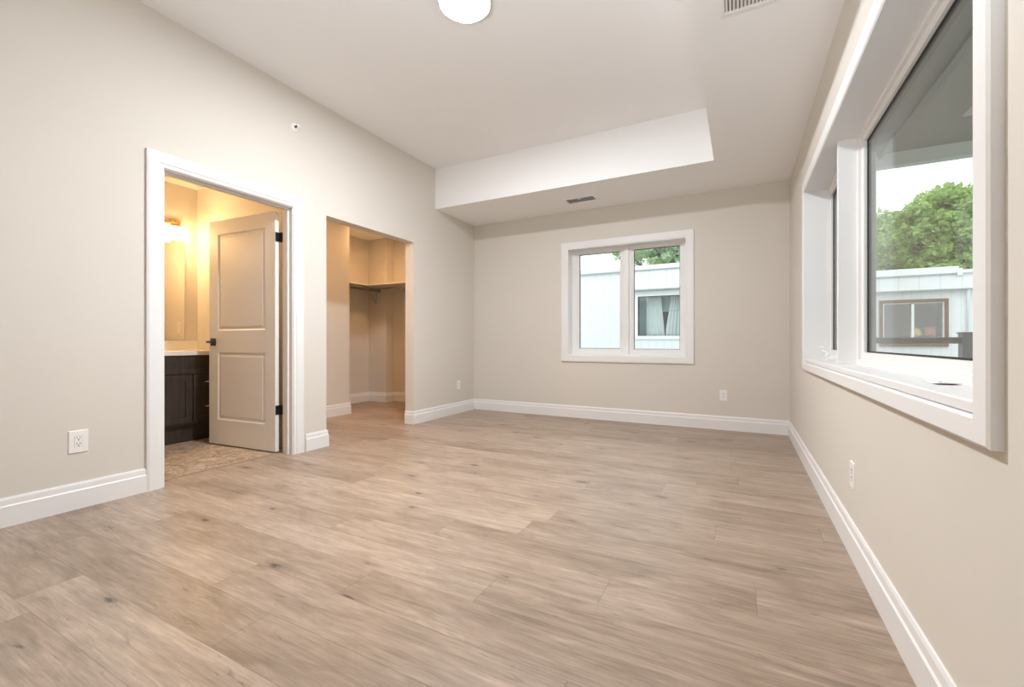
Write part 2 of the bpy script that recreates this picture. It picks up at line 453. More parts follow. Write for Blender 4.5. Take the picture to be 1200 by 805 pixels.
# bathroom and closet shell
m = MB(); m.box(BX-0.10, BX, 0.2, BY, 0, H); S(m.build('wall_bathroom_back', M_wall), 'warm lit bathroom wall behind the mirror', 'wall')
m = MB(); m.box(CX, XL-WT, BY, C0-0.005, 0, H); S(m.build('wall_bathroom_end', M_wall), 'bathroom end wall behind the open door', 'wall')
m = MB(); m.box(BX, XL-WT, 0.2, 0.3, 0, H); S(m.build('wall_bathroom_near', M_wall), 'bathroom wall hidden beside the doorway', 'wall')
m = MB(); m.box(-4.66, -4.545, C0-0.005, 4.09, 0, H); S(m.build('wall_closet_partition', M_wall), 'short bright partition wall seen through the closet doorway', 'wall')
m = MB(); m.box(CX-0.10, CX, BY, YE, 0, H); S(m.build('wall_closet_back', M_wall), 'closet wall with shelf beyond the partition', 'wall')
m = MB(); m.prism([(CX, 5.13), (-4.90, 5.13), (-4.90, 5.30), (XL-WT, 5.30), (XL-WT, YE), (CX, YE)], 0, H, mp_Z)
S(m.build('wall_closet_end', M_wall), 'closet end wall with a shallow jog below the corner shelf', 'wall')
m = MB(); m.box(CX-0.1, XL-WT, 0.2, YE, H, H+0.12)
S(m.build('ceiling_closet', M_ceil), 'warm lit ceiling over the closet and bathroom', 'ceiling')

# ------------------------------------------------------------------ baseboards
BP = [(0.0, 0.0), (0.016, 0.0), (0.016, 0.103), (0.011, 0.109), (0.010, 0.136), (0.006, 0.147), (0.0, 0.147)]
def baseboard(name, path, label):
    mb = MB(); mb.sweep(BP, path, mp_Z)
    return S(mb.build(name, M_trim), label, 'baseboard')
# offset goes to the right-hand side of the path direction
baseboard('baseboard_left', [(XL, YN), (XL, D0-0.101)], 'white baseboard left of the bathroom door')
baseboard('baseboard_pier', [(XL, D1+0.123), (XL, C0), (XL-WT, C0)], 'short white baseboard between bathroom door and closet opening')
baseboard('baseboard_corner', [(XL-WT, C1), (XL, C1), (XL, YB), (XR, YB), (XR, YN)], 'white baseboard running around the room past both windows')
baseboard('baseboard_partition', [(-4.545, C0), (-4.545, 4.09), (-4.66, 4.09)], 'white baseboard on the closet partition')
baseboard('baseboard_closet', [(CX, BY+0.13), (CX, 5.13), (-4.90, 5.13), (-4.90, 5.30), (XL-WT, 5.30)], 'white baseboard at the back of the closet')

# ------------------------------------------------------------------ bathroom doorway: casing, jamb, door
m = MB()
CP = [(0.005, 0.0), (0.005, 0.008), (0.012, 0.013), (0.030, 0.014), (0.034, 0.019), (0.088, 0.021), (0.101, 0.016), (0.101, 0.0)]
CPL = [(-o, d) for o, d in CP]
m.sweep(CPL, [(D0, 0), (D0, DH), (D1, DH), (D1, 0)], mp_left)
doorcase = S(m.build('trim_1', M_trim), 'wide white casing around the bathroom doorway', 'door casing')
m = MB()
m.prism([(D0-0.02, 0), (D0-0.02, DH+0.02), (D1+0.02, DH+0.02), (D1+0.02, 0), (D1, 0), (D1, DH), (D0, DH), (D0, 0)], XL, XL-WT, mp_X)
m.build('jamb', M_trim, doorcase)
m = MB()
m.prism([(D0, 0), (D0, DH), (D1, DH), (D1, 0), (D1-0.012, 0), (D1-0.012, DH-0.012), (D0+0.012, DH-0.012), (D0+0.012, 0)], XL-0.042, XL-0.078, mp_X)
m.build('door_stop', M_trim, doorcase)

DW, DT = 0.868, 0.036
door = thing('door_1', (-3.470, 2.335, 0.0), 'white two-panel door standing open into the bathroom', 'door', kind='structure')
def mp_door(a, b, d):      # a = distance from hinge edge, b = height, d = depth behind the face (towards +y)
    return (-3.470 - a, 2.335 + d, b)
def panel_door(mb):
    z0, z1 = 0.012, 2.040
    st = 0.122
    P = [(st, DW-st, 0.235, 0.845), (st, DW-st, 1.040, z1-0.125)]
    # stiles and rails
    mb.prism([(0, z0), (st, z0), (st, z1), (0, z1)], 0, DT, mp_door)
    mb.prism([(DW-st, z0), (DW, z0), (DW, z1), (DW-st, z1)], 0, DT, mp_door)
    for b0, b1 in ((z0, P[0][2]), (P[0][3], P[1][2]), (P[1][3], z1)):
        mb.prism([(st, b0), (DW-st, b0), (DW-st, b1), (st, b1)], 0, DT, mp_door)
    for a0, a1, b0, b1 in P:
        for c0, c1, s in ((0.0, 0.010, 1), (DT, DT-0.010, -1)):
            # sloped moulding ring then raised field
            def cr(i): return [(a0+i, b0+i), (a1-i, b0+i), (a1-i, b1-i), (a0+i, b1-i)]
            L = [(0, c0), (0.014, c1), (0.024, c1), (0.040, c0 + 0.002*s)]
            rings = [[mb.bm.verts.new(mp_door(a, b, d)) for a, b in cr(i)] for i, d in L]
            for A, B in zip(rings, rings[1:]):
                for k in range(4):
                    mb.bm.faces.new((A[k], A[(k+1) % 4], B[(k+1) % 4], B[k]))
            mb.bm.faces.new(rings[-1])
m = MB(); panel_door(m); m.build('door_leaf', M_door, door)
for z in (0.362, 1.826):
    m = MB()
    m.box(-3.4695, -3.466, 2.337, 2.371, z-0.039, z+0.039)
    hg = m.build('hinge', M_black, door)
    m = MB(); m.tube([(-3.457, 2.378, z-0.042), (-3.457, 2.378, z+0.042)], 0.009, 12)
    m.box(-3.463, -3.452, 2.368, 2.377, z-0.039, z+0.039)
    m.box(-3.452, -3.405, 2.3735, 2.3755, z-0.039, z+0.039); m.build('hinge_knuckle', M_black, hg)
hz = 0.938
for sgn, y0 in ((-1, 2.335), (1, 2.335+DT)):
    m = MB(); xr = -3.470 - DW + 0.062
    m.box(xr-0.033, xr+0.033, y0, y0+sgn*0.009, hz-0.033, hz+0.033, 0.002)
    hd = m.build('door_handle', M_black, door)
    m = MB(); m.tube([(xr, y0+sgn*0.009, hz), (xr, y0+sgn*0.058, hz)], 0.010, 14)
    m.box(xr-0.010, xr+0.115, y0+sgn*0.050, y0+sgn*0.062, hz-0.009, hz+0.009, 0.002)
    m.build('lever', M_black, hd)
m = MB(); m.box(-3.470-DW-0.0015, -3.470-DW, 2.342, 2.366, hz-0.028, hz+0.028); m.build('latch_plate', M_black, door)
door.rotation_euler = (0, 0, math.radians(4.0))

# ------------------------------------------------------------------ windows
def inset(r, a, b=None, c=None, d=None):
    if b is None: b = c = d = a
    return (r[0]+a, r[1]-b, r[2]+c, r[3]-d)

win1 = thing('window_1', (-1.226, YB, 0.7), 'white two-pane window on the end wall looking at a neighbouring house', 'window', kind='structure')
m = MB()
WP = [(0.0, 0.0), (0.0, 0.013), (0.014, 0.016), (0.018, 0.019), (0.072, 0.021), (0.088, 0.019), (0.090, 0.0)]
r = W1
m.sweep([(-o, d) for o, d in WP], [(r[0], r[2]), (r[0], r[3]), (r[1], r[3]), (r[1], r[2])], mp_back, closed=True)
m.build('casing', M_trim, win1)
m = MB(); m.ring(inset(r, -0.015), r, YB, YE, mp_Y); m.build('reveal', M_trim, win1)
YF, YG = 5.322, 5.352
G1L, G1R = (-1.819, -1.301, 0.857, 2.045), (-1.137, -0.615, 0.852, 2.050)
FR1 = (-1.912, -0.540, 0.785, 2.090)
m = MB(); m.ring(FR1, inset(FR1, 0.018), YF, YE-0.01, mp_Y); m.build('window_frame', M_vinylw, win1)
m = MB(); m.box(-1.252, -1.190, YF-0.022, YF+0.06, 0.785, 2.090, 0.004); m.build('mullion', M_vinylw, win1)
for g, o in ((G1L, (-1.894, -1.252, 0.803, 2.072)), (G1R, (-1.190, -0.558, 0.803, 2.072))):
    m = MB(); m.ring(o, inset(g, -0.020), YF+0.006, YE-0.03, mp_Y); m.ring(inset(g, -0.020), g, YF+0.014, YE-0.03, mp_Y)
    sash = m.build('sash', M_vinylw, win1)
    m = MB(); m.ring(inset(g, -0.001), inset(g, 0.005), YG-0.004, YG+0.012, mp_Y); m.build('gasket', M_gasket, sash)
    m = MB(); m.box(g[0]+0.001, g[1]-0.001, YG, YG+0.006, g[2]+0.001, g[3]-0.001); m.build('glass_pane', M_glass, sash)

win2 = thing('window_2', (XR, 2.57, 0.7), 'large deep white window on the side wall looking onto the porch and trees', 'window', kind='structure')
m = MB()
r = W2
# casing: sides, head, apron, with a thicker back edge
def casing2(mb):
    d = 0.024
    o = (r[0]-0.064, r[1]+0.070, r[2]-0.060, r[3]+0.084)
    i = (r[0], r[1], r[2]-0.003, r[3])
    def cr(q): return [(q[0],q[2]),(q[0],q[3]),(q[1],q[3]),(q[1],q[2])]
    L = [(o, 0.0), (o, d-0.005), (inset(o, 0.006), d), (inset(i, -0.006), d), (i, d-0.006), (i, 0.0)]
    rings = [[mb.bm.verts.new(mp_right(a, b, dd)) for a, b in cr(q)] for q, dd in L]
    rings.append(rings[0])
    for A, B in zip(rings, rings[1:]):
        for k in range(4):
            mb.bm.faces.new((A[k], A[(k+1) % 4], B[(k+1) % 4], B[k]))
casing2(m); m.build('casing', M_trim, win2)
XF, XG = 0.566, 0.600
m = MB(); m.ring(inset(r, -0.015), r, XR, XE, mp_X); m.build('reveal', M_trim, win2)
SILL = 0.815
m = MB(); m.prism([(XR-0.014, 0.790), (XR-0.014, SILL-0.004), (XR-0.010, SILL), (XF+0.02, SILL), (XF+0.02, 0.790)], r[0], r[1], lambda a, b, d: (a, d, b))
m.build('sill', M_trim, win2)
m = MB(); m.box(0.482, XF+0.03, 3.000, 3.034, SILL, r[3], 0.003); m.build('mullion', M_trim, win2)
PA = ((r[0], 3.000, SILL, r[3]), (1.290, 2.934, 0.882, 2.011))
PB = ((3.034, r[1], SILL, r[3]), (3.095, 3.897, 0.882, 2.011))
for k, (o, g) in enumerate((PA, PB)):
    m = MB()
    mid = tuple(o[q] + (g[q]-o[q])*0.42 for q in range(4))
    def cr(q): return [(q[0],q[2]),(q[0],q[3]),(q[1],q[3]),(q[1],q[2])]
    L = [(o, XE-0.012), (o, XF), (mid, XF), (mid, XF+0.014), (g, XF+0.018), (g, XE-0.012)]
    rings = [[m.bm.verts.new(mp_X(a, b, c)) for a, b in cr(q)] for q, c in L]; rings.append(rings[0])
    for A_, B_ in zip(rings, rings[1:]):
        for q in range(4): m.bm.faces.new((A_[q], A_[(q+1) % 4], B_[(q+1) % 4], B_[q]))
    fr = m.build('window_frame' if k == 0 else 'sash', M_vinylw, win2)
    m = MB(); m.ring(inset(g, -0.001), inset(g, 0.007), XG-0.003, XG+0.010, mp_X); m.build('gasket', M_gasket, fr)
    m = MB(); m.ring(inset(g, -0.002), inset(g, 0.004), XG+0.010, XE+0.002, mp_X); m.build('exterior_cladding', M_jamb if k == 0 else M_extblk, fr)
    m = MB(); m.box(XG, XG+0.006, g[0]+0.001, g[1]-0.001, g[2]+0.001, g[3]-0.001); m.build('glass_pane', M_glass, fr)
# casement operator on the far light
m = MB(); m.box(0.530, XF+0.004, 3.60, 3.72, SILL, SILL+0.030, 0.006); m.box(0.520, 0.545, 3.62, 3.68, SILL+0.02, SILL+0.045, 0.005)
op = m.build('crank_handle', M_plate, win2)
m = MB(); m.tube([(0.532, 3.65, SILL+0.042), (0.515, 3.68, SILL+0.055), (0.510, 3.74, SILL+0.060), (0.512, 3.79, SILL+0.066)], [0.009, 0.008, 0.007, 0.007], 12)
m.lathe([(0.0, 0.0), (0.009, 0.002), (0.011, 0.016), (0.010, 0.030), (0.0, 0.034)], lambda a, b, hh: (0.512+a, 3.79+b, SILL+0.060+hh), 16)
m.build('crank_arm', M_plate, op)

# booklet on the sill
bk = thing('paper_leaflet', (0.525, 1.74, SILL), 'folded white printed leaflet lying on the large window sill', 'leaflet')
m = MB()
A = Vector((0.490, 1.655, 0)); B = Vector((0.500, 1.815, 0)); Cc = Vector((0.556, 1.800, 0)); Dd = Vector((0.552, 1.668, 0))
nx = 9
top, bot = [], []
for i in range(nx+1):
    t = i/nx
    z = SILL + 0.0012 + 0.0045*(2*t-1)**2
    for P0, P1, row in ((A, B, top), (Dd, Cc, bot)):
        p = P0.lerp(P1, t); row.append((p.x, p.y, z))
vs = top + bot + [(x, y, z-0.0012) for x, y, z in top] + [(x, y, z-0.0012) for x, y, z in bot]
n1 = nx+1; fs = []
for i in range(nx):
    fs += [(i, i+1, n1+i+1, n1+i), (2*n1+i, 3*n1+i, 3*n1+i+1, 2*n1+i+1), (i, 2*n1+i, 2*n1+i+1, i+1), (n1+i, n1+i+1, 3*n1+i+1, 3*n1+i)]
fs += [(0, n1, 3*n1, 2*n1), (nx, 2*n1+nx, 3*n1+nx, n1+nx)]
m.poly(vs, fs); m.build('sheet', M_paper, bk)
m = MB()
for t0, t1, s0, s1 in ((0.72, 0.77, 0.60, 0.72), (0.45, 0.60, 0.52, 0.58), (0.45, 0.54, 0.66, 0.72)):
    q = []
    for t, s in ((t0, s0), (t1, s0), (t1, s1), (t0, s1)):
        p = A.lerp(B, t).lerp(Dd.lerp(Cc, t), s); q.append((p.x, p.y, SILL+0.0016+0.0045*(2*t-1)**2))
    m.poly(q + [(x, y, z+0.0003) for x, y, z in q], [(0,3,2,1), (4,5,6,7), (0,1,5,4), (1,2,6,5), (2,3,7,6), (3,0,4,7)])
m.build('printed_text', M_ink, bk)

# ------------------------------------------------------------------ ceiling light
def ceiling_lamp(lx, ly, label):
    lamp = thing('ceiling_light', (lx, ly, HC), label, 'light')
    mpl = lambda a, b, hh: (lx+a, ly+b, HC-hh)
    m = MB(); m.lathe([(0.0, 0.0), (0.158, 0.0), (0.162, 0.004), (0.164, 0.024), (0.158, 0.026), (0.154, 0.024), (0.154, 0.006), (0.0, 0.006)], mpl, 64); m.build('base', M_plate, lamp)
    m = MB(); m.lathe([(0.0, 0.007), (0.154, 0.007), (0.153, 0.021), (0.145, 0.0245), (0.08, 0.0255), (0.0, 0.0255)], mpl, 64); m.build('diffuser', M_lamp, lamp)
    m = MB(); m.sweep([(0.0, 0.0), (0.0, 0.006), (0.004, 0.006), (0.004, 0.0)],
        [(0.165*math.cos(-2*math.pi*i/64), 0.165*math.sin(-2*math.pi*i/64)) for i in range(64)], lambda a, b, d: (lx+a, ly+b, HC-0.018-d), closed=True, smooth=True)
    m.build('rim', M_nickel, lamp)
ceiling_lamp(-1.511, 2.258, 'round flush ceiling light glowing white in the tray ceiling')

# ------------------------------------------------------------------ ceiling vents
def vent(x0, x1, y0, y1, along, label, name='ceiling_vent'):
    t = thing(name, ((x0+x1)/2, (y0+y1)/2, H), label, 'vent', 'ceiling air vents')
    m = MB(); b = 0.024
    R = (x0, x1, y0, y1); I = inset(R, b)
    def cr(q): return [(q[0],q[2]),(q[0],q[3]),(q[1],q[3]),(q[1],q[2])]
    L = [(R, H), (R, H-0.006), (inset(R, 0.005), H-0.011), (inset(R, b), H-0.011), (inset(R, b), H)]
    rings = [[m.bm.verts.new((a, c, z)) for a, c in cr(q)] for q, z in L]; rings.append(rings[0])
    for A_, B_ in zip(rings, rings[1:]):
        for k in range(4): m.bm.faces.new((A_[k], A_[(k+1) % 4], B_[(k+1) % 4], B_[k]))
    m.build('frame', M_plate, t)
    m = MB(); m.box(I[0], I[1], I[2], I[3], H-0.0012, H-0.0002); m.build('opening', M_duct_shade, t)  # thin sheet, not a hole: shade inside the duct put into its colour
    if along == 'x':
        n = 3; p = (I[3]-I[2])/n
        for i in range(n):
            c = I[2]+p*(i+0.5); m = MB()
            m.prism([(c+p*0.22, H-0.0015), (c+p*0.28, H-0.0015), (c+p*0.05, H-0.0105), (c-p*0.01, H-0.0105)], I[0], I[1], lambda a, bb, d: (d, a, bb)); m.build('louver', M_plate, t)
        m = MB(); xc = (x0+x1)/2; m.box(xc-0.008, xc+0.008, I[2]-0.02, I[2]+0.03, H-0.020, H-0.0105, 0.002); m.build('damper_lever', M_plate, t)
    else:
        n = 12; p = (I[1]-I[0])/n
        for i in range(n):
            c = I[0]+p*(i+0.5); m = MB()
            m.prism([(c-p*0.32, H-0.0015), (c-p*0.20, H-0.0015), (c+p*0.30, H-0.0105), (c+p*0.18, H-0.0105)], I[2], I[3], lambda a, bb, d: (a, d, bb)); m.build('louver', M_plate, t)
    return t
vent(-1.790, -1.425, 4.675, 4.868, 'x', 'small white ceiling vent on the soffit above the end window')
vent(-0.092, 0.150, 2.130, 2.420, 'y', 'white louvered vent on the soffit above the large side window')

# ------------------------------------------------------------------ outlets and sprinkler
def outlet(mp, a, z, gangs, label, ra=0.0):
    w = 0.074 if gangs == 1 else 0.084
    t = thing('wall_outlet', mp(a, z, 0), label, 'outlet', 'white wall outlets')
    m = MB(); hw, hh = w/2, 0.0575 if gangs == 1 else 0.063
    def cr(q): return [(q[0],q[2]),(q[0],q[3]),(q[1],q[3]),(q[1],q[2])]
    R = (a-hw, a+hw, z-hh, z+hh)
    hole = (a+ra-0.0175, a+ra+0.0175, z-0.0345, z+0.0345)
    L = [(R, 0.0), (R, 0.003), (inset(R, 0.003), 0.006), (hole, 0.006), (hole, 0.0)]
    rings = [[m.bm.verts.new(mp(p, q, d)) for p, q in cr(x)] for x, d in L]
    for A_, B_ in zip(rings, rings[1:]):
        for k in range(4): m.bm.faces.new((A_[k], A_[(k+1) % 4], B_[(k+1) % 4], B_[k]))
    m.build('cover_plate', M_plate, t)
    m = MB(); m.prism([(hole[0]+0.001, hole[2]+0.001), (hole[1]-0.001, hole[2]+0.001), (hole[1]-0.001, hole[3]-0.001), (hole[0]+0.001, hole[3]-0.001)], 0.0, 0.0068, mp)
    rc = m.build('receptacle', M_plate, t)
    for dz in (0.0165, -0.0165):
        m = MB(); c = a+ra
        for dx in (-0.0065, 0.0065):
            m.prism([(c+dx-0.0014, z+dz+0.002), (c+dx+0.0014, z+dz+0.002), (c+dx+0.0014, z+dz+0.0105), (c+dx-0.0014, z+dz+0.0105)], 0.0066, 0.0074, mp)
        m.prism([(c+0.0034*math.cos(k*math.pi/5), z+dz-0.0065+0.0034*math.sin(k*math.pi/5)) for k in range(10)], 0.0066, 0.0074, mp)
        m.build('socket', M_slot, rc)
    return t
outlet(mp_left, 1.049, 0.377, 2, 'white wall outlet left of the bathroom door casing above the baseboard')
outlet(mp_left, 4.798, 0.371, 1, 'small white outlet on the left wall between closet opening and corner')
outlet(mp_back, -0.161, 0.367, 1, 'white outlet on the end wall below and beside the two-pane window')
outlet(mp_right, 2.400, 0.351, 1, 'white outlet seen edge-on under the large side window')
mp_bend = lambda a, b, d: (a, BY - d, b)
outlet(mp_bend, -4.780, 1.100, 1, 'white outlet above the bathroom counter reflected in the mirror')

sp = thing('sprinkler_head', (XL, 2.397, 2.736), 'small white sidewall fire sprinkler high above the bathroom doorway', 'sprinkler')
mps = lambda a, b, hh: (XL+hh, 2.397+a, 2.736+b)
m = MB(); m.lathe([(0.0, 0.0), (0.034, 0.0), (0.034, 0.003), (0.028, 0.008), (0.018, 0.010), (0.0, 0.010)], mps, 32); m.build('escutcheon', M_plate, sp)
m = MB(); m.lathe([(0.0, 0.010), (0.008, 0.010), (0.008, 0.024), (0.005, 0.030), (0.0, 0.030)], mps, 20); m.build('body', M_slot, sp)
m = MB()
for s in (-1, 1):
    m.tube([(XL+0.022, 2.397, 2.736+s*0.010), (XL+0.036, 2.397, 2.736+s*0.013), (XL+0.050, 2.397, 2.736+s*0.004)], 0.0022, 8)
m.box(XL+0.050, XL+0.053, 2.397-0.014, 2.397+0.014, 2.736-0.006, 2.736+0.012, 0.001); m.build('deflector', M_plate, sp)

# ------------------------------------------------------------------ bathroom contents
VX, VY0, VY1 = -4.560, 1.300, 2.583
van = thing('vanity_cabinet', (-4.85, 1.94, 0), 'dark brown bathroom vanity cabinet with doors and drawers', 'cabinet')
m = MB(); m.box(BX+0.003, VX-0.020, VY0, VY1, 0.16, 0.813); m.build('body', M_van, van)
m = MB(); m.box(BX+0.003, VX-0.062, VY0, VY1, 0.0, 0.16); m.build('toe_kick', M_van, van)
mpv = lambda a, b, d: (VX - 0.020 + d, a, b)
def shaker(mb, a0, a1, b0, b1, rail=0.055):
    R = (a0, a1, b0, b1); I = inset(R, rail)
    def cr(q): return [(q[0],q[2]),(q[0],q[3]),(q[1],q[3]),(q[1],q[2])]
    L = [(R, 0.001), (R, 0.020), (I, 0.020), (I, 0.011)]
    rings = [[mb.bm.verts.new(mpv(p, q, d)) for p, q in cr(x)] for x, d in L]
    for A_, B_ in zip(rings, rings[1:]):
        for k in range(4): mb.bm.faces.new((A_[k], A_[(k+1) % 4], B_[(k+1) % 4], B_[k]))
    mb.bm.faces.new(rings[-1]); mb.bm.faces.new(rings[0])
def pull(y0, y1, z, vert, parent):
    mb = MB(); x = VX + 0.030
    if vert:
        mb.tube([(x, y0, z), (x, y0, z+0.13)], 0.005, 10)
        for q in (0.02, 0.11): mb.tube([(VX, y0, z+q), (x, y0, z+q)], 0.004, 8)
    else:
        mb.tube([(x, y0, z), (x, y1, z)], 0.005, 10)
        for q in (y0+0.015, y1-0.015): mb.tube([(VX, q, z), (x, q, z)], 0.004, 8)
    mb.build('pull', M_nickel, parent)
m = MB(); shaker(m, VY0+0.005, VY1-0.006, 0.642, 0.800, 0.045); m.build('top_panel', M_van, van)
for a0, a1, py in ((1.770, 2.245, 1.810), (1.306, 1.762, 1.725)):
    m = MB(); shaker(m, a0, a1, 0.185, 0.632); d = m.build('cabinet_door', M_van, van)
    pull(py, py, 0.46, True, d)
for b0, b1, pz in ((0.508, 0.632, 0.560), (0.185, 0.500, 0.325)):
    m = MB(); shaker(m, 2.255, VY1-0.006, b0, b1, 0.045); d = m.build('drawer', M_van, van)
    pull(2.345, 2.495, pz, False, d)
ct = thing('vanity_countertop', (-4.85, 1.94, 0.813), 'white bathroom countertop with low backsplash on the dark vanity', 'countertop')
m = MB(); m.box(BX+0.002, VX+0.022, VY0-0.01, BY-0.001, 0.8135, 0.853, 0.004); m.build('slab', M_count, ct)
m = MB(); m.box(BX+0.002, BX+0.020, VY0-0.01, BY-0.001, 0.853, 0.950, 0.002); m.build('backsplash', M_count, ct)
mi = thing('wall_mirror', (BX, 1.95, 0.962), 'frameless mirror on the bathroom wall over the vanity', 'mirror')
m = MB(); m.box(BX+0.001, BX+0.007, 1.42, 2.462, 0.962, 1.985); m.build('mirror_glass', M_mirror, mi)

vl = thing('vanity_light', (BX, 2.02, 2.15), 'bathroom wall light with glowing glass shades above the mirror', 'light')
m = MB(); m.box(BX, BX+0.022, 1.62, 2.42, 2.145, 2.185, 0.006); m.build('backplate', M_brass, vl)
for y in (2.325, 2.125, 1.925, 1.725):
    m = MB()
    m.tube([(BX+0.022, y, 2.157), (BX+0.08, y, 2.165), (BX+0.115, y, 2.150), (BX+0.120, y, 2.125)], 0.008, 10)
    m.lathe([(0.0, 0.0), (0.060, 0.0), (0.060, 0.006), (0.040, 0.026), (0.018, 0.034), (0.0, 0.034)], lambda a, b, hh, y=y: (BX+0.12+a, y+b, 2.092+hh), 24)
    ar = m.build('arm', M_brass, vl)
    m = MB(); m.lathe([(0.0, 0.0), (0.052, 0.0), (0.056, 0.02), (0.056, 0.07), (0.052, 0.10), (0.048, 0.110), (0.0, 0.110)], lambda a, b, hh, y=y: (BX+0.12+a, y+b, 1.981+hh), 28)
    m.build('lamp_shade', M_vshade, ar)

# ------------------------------------------------------------------ closet contents
sh = thing('closet_shelf', (-5.12, 4.5, 1.80), 'white corner shelf with hanging rods and brackets in the closet', 'shelf')
SZ = 1.805
m = MB(); m.prism([(CX, 2.75), (CX, 5.13), (-4.90, 5.13), (-4.90, 5.30), (-3.55, 5.30), (-3.55, 4.83), (-4.965, 4.83), (-4.965, 2.75)], SZ-0.016, SZ, mp_Z); m.build('shelf_board', M_trim, sh)
m = MB(); m.tube([(-5.02, 2.76, 1.735), (-5.02, 5.125, 1.735)], 0.015, 16); m.build('hanging_rod', M_chrome, sh)
m = MB(); m.tube([(-5.0, 4.88, 1.735), (-3.55, 4.88, 1.735)], 0.015, 16); m.build('hanging_rod', M_chrome, sh)
def bracket(px, py, dx, dy):
    """wall point, direction out of the wall"""
    mb = MB()
    q = lambda s, z: (px+dx*s, py+dy*s, z)
    mb.tube([q(0.006, SZ-0.02), q(0.006, SZ-0.27)], 0.006, 8)
    mb.tube([q(0.006, SZ-0.022), q(0.285, SZ-0.022)], 0.006, 8)
    mb.tube([q(0.008, SZ-0.25), q(0.10, SZ-0.15), q(0.215, SZ-0.092), q(0.250, SZ-0.088), q(0.275, SZ-0.068), q(0.275, SZ-0.05)], 0.006, 8)
    mb.build('bracket', M_nickel, sh)
bracket(CX, 4.47, 1, 0); bracket(CX, 3.3, 1, 0); bracket(-4.55, 5.30, 0, -1); bracket(-5.10, 5.13, 0, -1)

for (lx, ly, lab) in ((-4.15, 3.02, 'flush round closet light just inside the closet doorway'), (-4.42, 4.42, 'flush round closet light over the corner shelf')):
    cl = thing('closet_light', (lx, ly, H), lab, 'light', 'closet ceiling lights')
    mpc = lambda a, b, hh, lx=lx, ly=ly: (lx+a, ly+b, H-hh)
    m = MB(); m.lathe([(0.0, 0.0), (0.150, 0.0), (0.150, 0.045), (0.140, 0.045), (0.140, 0.010), (0.0, 0.010)], mpc, 40); m.build('ring', M_plate, cl)
    m = MB(); m.lathe([(0.0, 0.011), (0.138, 0.011), (0.138, 0.032), (0.0, 0.034)], mpc, 40); m.build('diffuser', M_cdiff, cl)

# ------------------------------------------------------------------ outside: porch
GZ = -0.45
m = MB(); m.box(-40, 40, YE+0.01, 60, GZ-0.2, GZ); m.box(XE+0.01, 40, -12, YE+0.01, GZ-0.2, GZ)
S(m.build('ground', M_ground), 'outdoor ground between the houses', 'ground')
m = MB(); m.box(XE+0.005, 4.6, -2.0, 6.1, -0.18, -0.06)
S(m.build('floor_porch', M_deck), 'covered porch deck outside the large window', 'deck')
m = MB(); m.box(XE+0.005, 4.8, -2.2, 6.06, 2.935, 3.05)
S(m.build('ceiling_porch', M_pceil), 'grey porch ceiling seen through the large window', 'ceiling')
m = MB(); m.box(XE+0.005, 1.300, -2.2, 5.93, 2.915, 2.935); m.box(1.300, 1.325, -2.2, 5.93, 2.885, 2.935)
S(m.build('trim_porch', M_pceil), 'grey soffit band along the house wall over the porch', 'trim')
m = MB(); m.box(XE+0.005, 4.8, 5.94, 6.06, 2.800, 2.935)
S(m.build('beam_porch', M_beam), 'pale horizontal beam at the front of the porch ceiling', 'beam')
pp = MB(); pp.box(4.50, 4.62, 5.94, 6.06, -0.06, 2.800, 0.008)
S(pp.build('column_porch', M_beam), 'post holding up the porch beam', 'post')
rl = thing('porch_railing', (1.9, 6.0, -0.06), 'dark grey porch railing with square post outside the large window', 'railing')
m = MB(); m.box(0.72, 4.50, 5.965, 6.035, 0.922, 0.986, 0.006); m.build('top_rail', M_rail, rl)
for x in (0.78, 2.02, 3.3):
    m = MB(); m.box(x-0.055, x+0.055, 5.945, 6.055, -0.06, 1.020, 0.004); m.box(x-0.065, x+0.065, 5.935, 6.065, 1.020, 1.037, 0.005); m.build('post', M_rail, rl)
m = MB(); m.box(0.72, 4.50, 5.975, 6.025, 0.05, 0.10, 0.005); m.build('bottom_rail', M_rail, rl)

# ------------------------------------------------------------------ outside: neighbouring houses
h1 = thing('neighbour_house', (-3.0, 13.5, GZ), 'white sided low house with curtained window seen through the end window', 'house')
Y1 = 12.0
m = MB()
WX0, WX1, WZ0, WZ1 = -2.470, -1.330, 1.105, 2.170
m.box(-9.0, -2.72, Y1, Y1+4.0, GZ, 2.86)
for x0, x1, z0, z1 in ((-2.72, WX0, GZ, 2.86), (WX1, 1.6, GZ, 2.86), (WX0, WX1, GZ, WZ0), (WX0, WX1, WZ1, 2.86)):
    m.box(x0, x1, Y1+0.12, Y1+0.30, z0, z1)
m.box(-2.72, 1.6, Y1+3.0, Y1+4.0, GZ, 2.86)
m.build('wall', M_siding, h1)
m = MB(); m.box(-9.1, 1.7, Y1-0.06, Y1+4.1, 2.86, 2.985, 0.01); m.build('roof', M_cap, h1)
m = MB(); m.box(-9.1, 1.7, Y1-0.075, Y1-0.055, 2.845, 2.872); m.build('roof_edge', M_gut, h1)
m = MB(); m.box(-2.72, 1.65, Y1-0.04, Y1+0.12, 2.350, 2.86); fa = m.build('fascia', M_fascia, h1)
m = MB(); m.box(-2.74, 1.66, Y1-0.05, Y1+0.02, 2.325, 2.352); m.build('fascia_edge', M_gut, fa)
m = MB(); m.ring((WX0-0.07, WX1+0.07, WZ0-0.09, WZ1+0.13), (WX0, WX1, WZ0, WZ1), Y1+0.09, Y1+0.30, mp_Y); hw = m.build('window', M_cap, h1)
m = MB(); m.box(WX0, WX1, Y1+0.17, Y1+0.18, WZ0, WZ1); m.build('pane', M_hglass, hw)
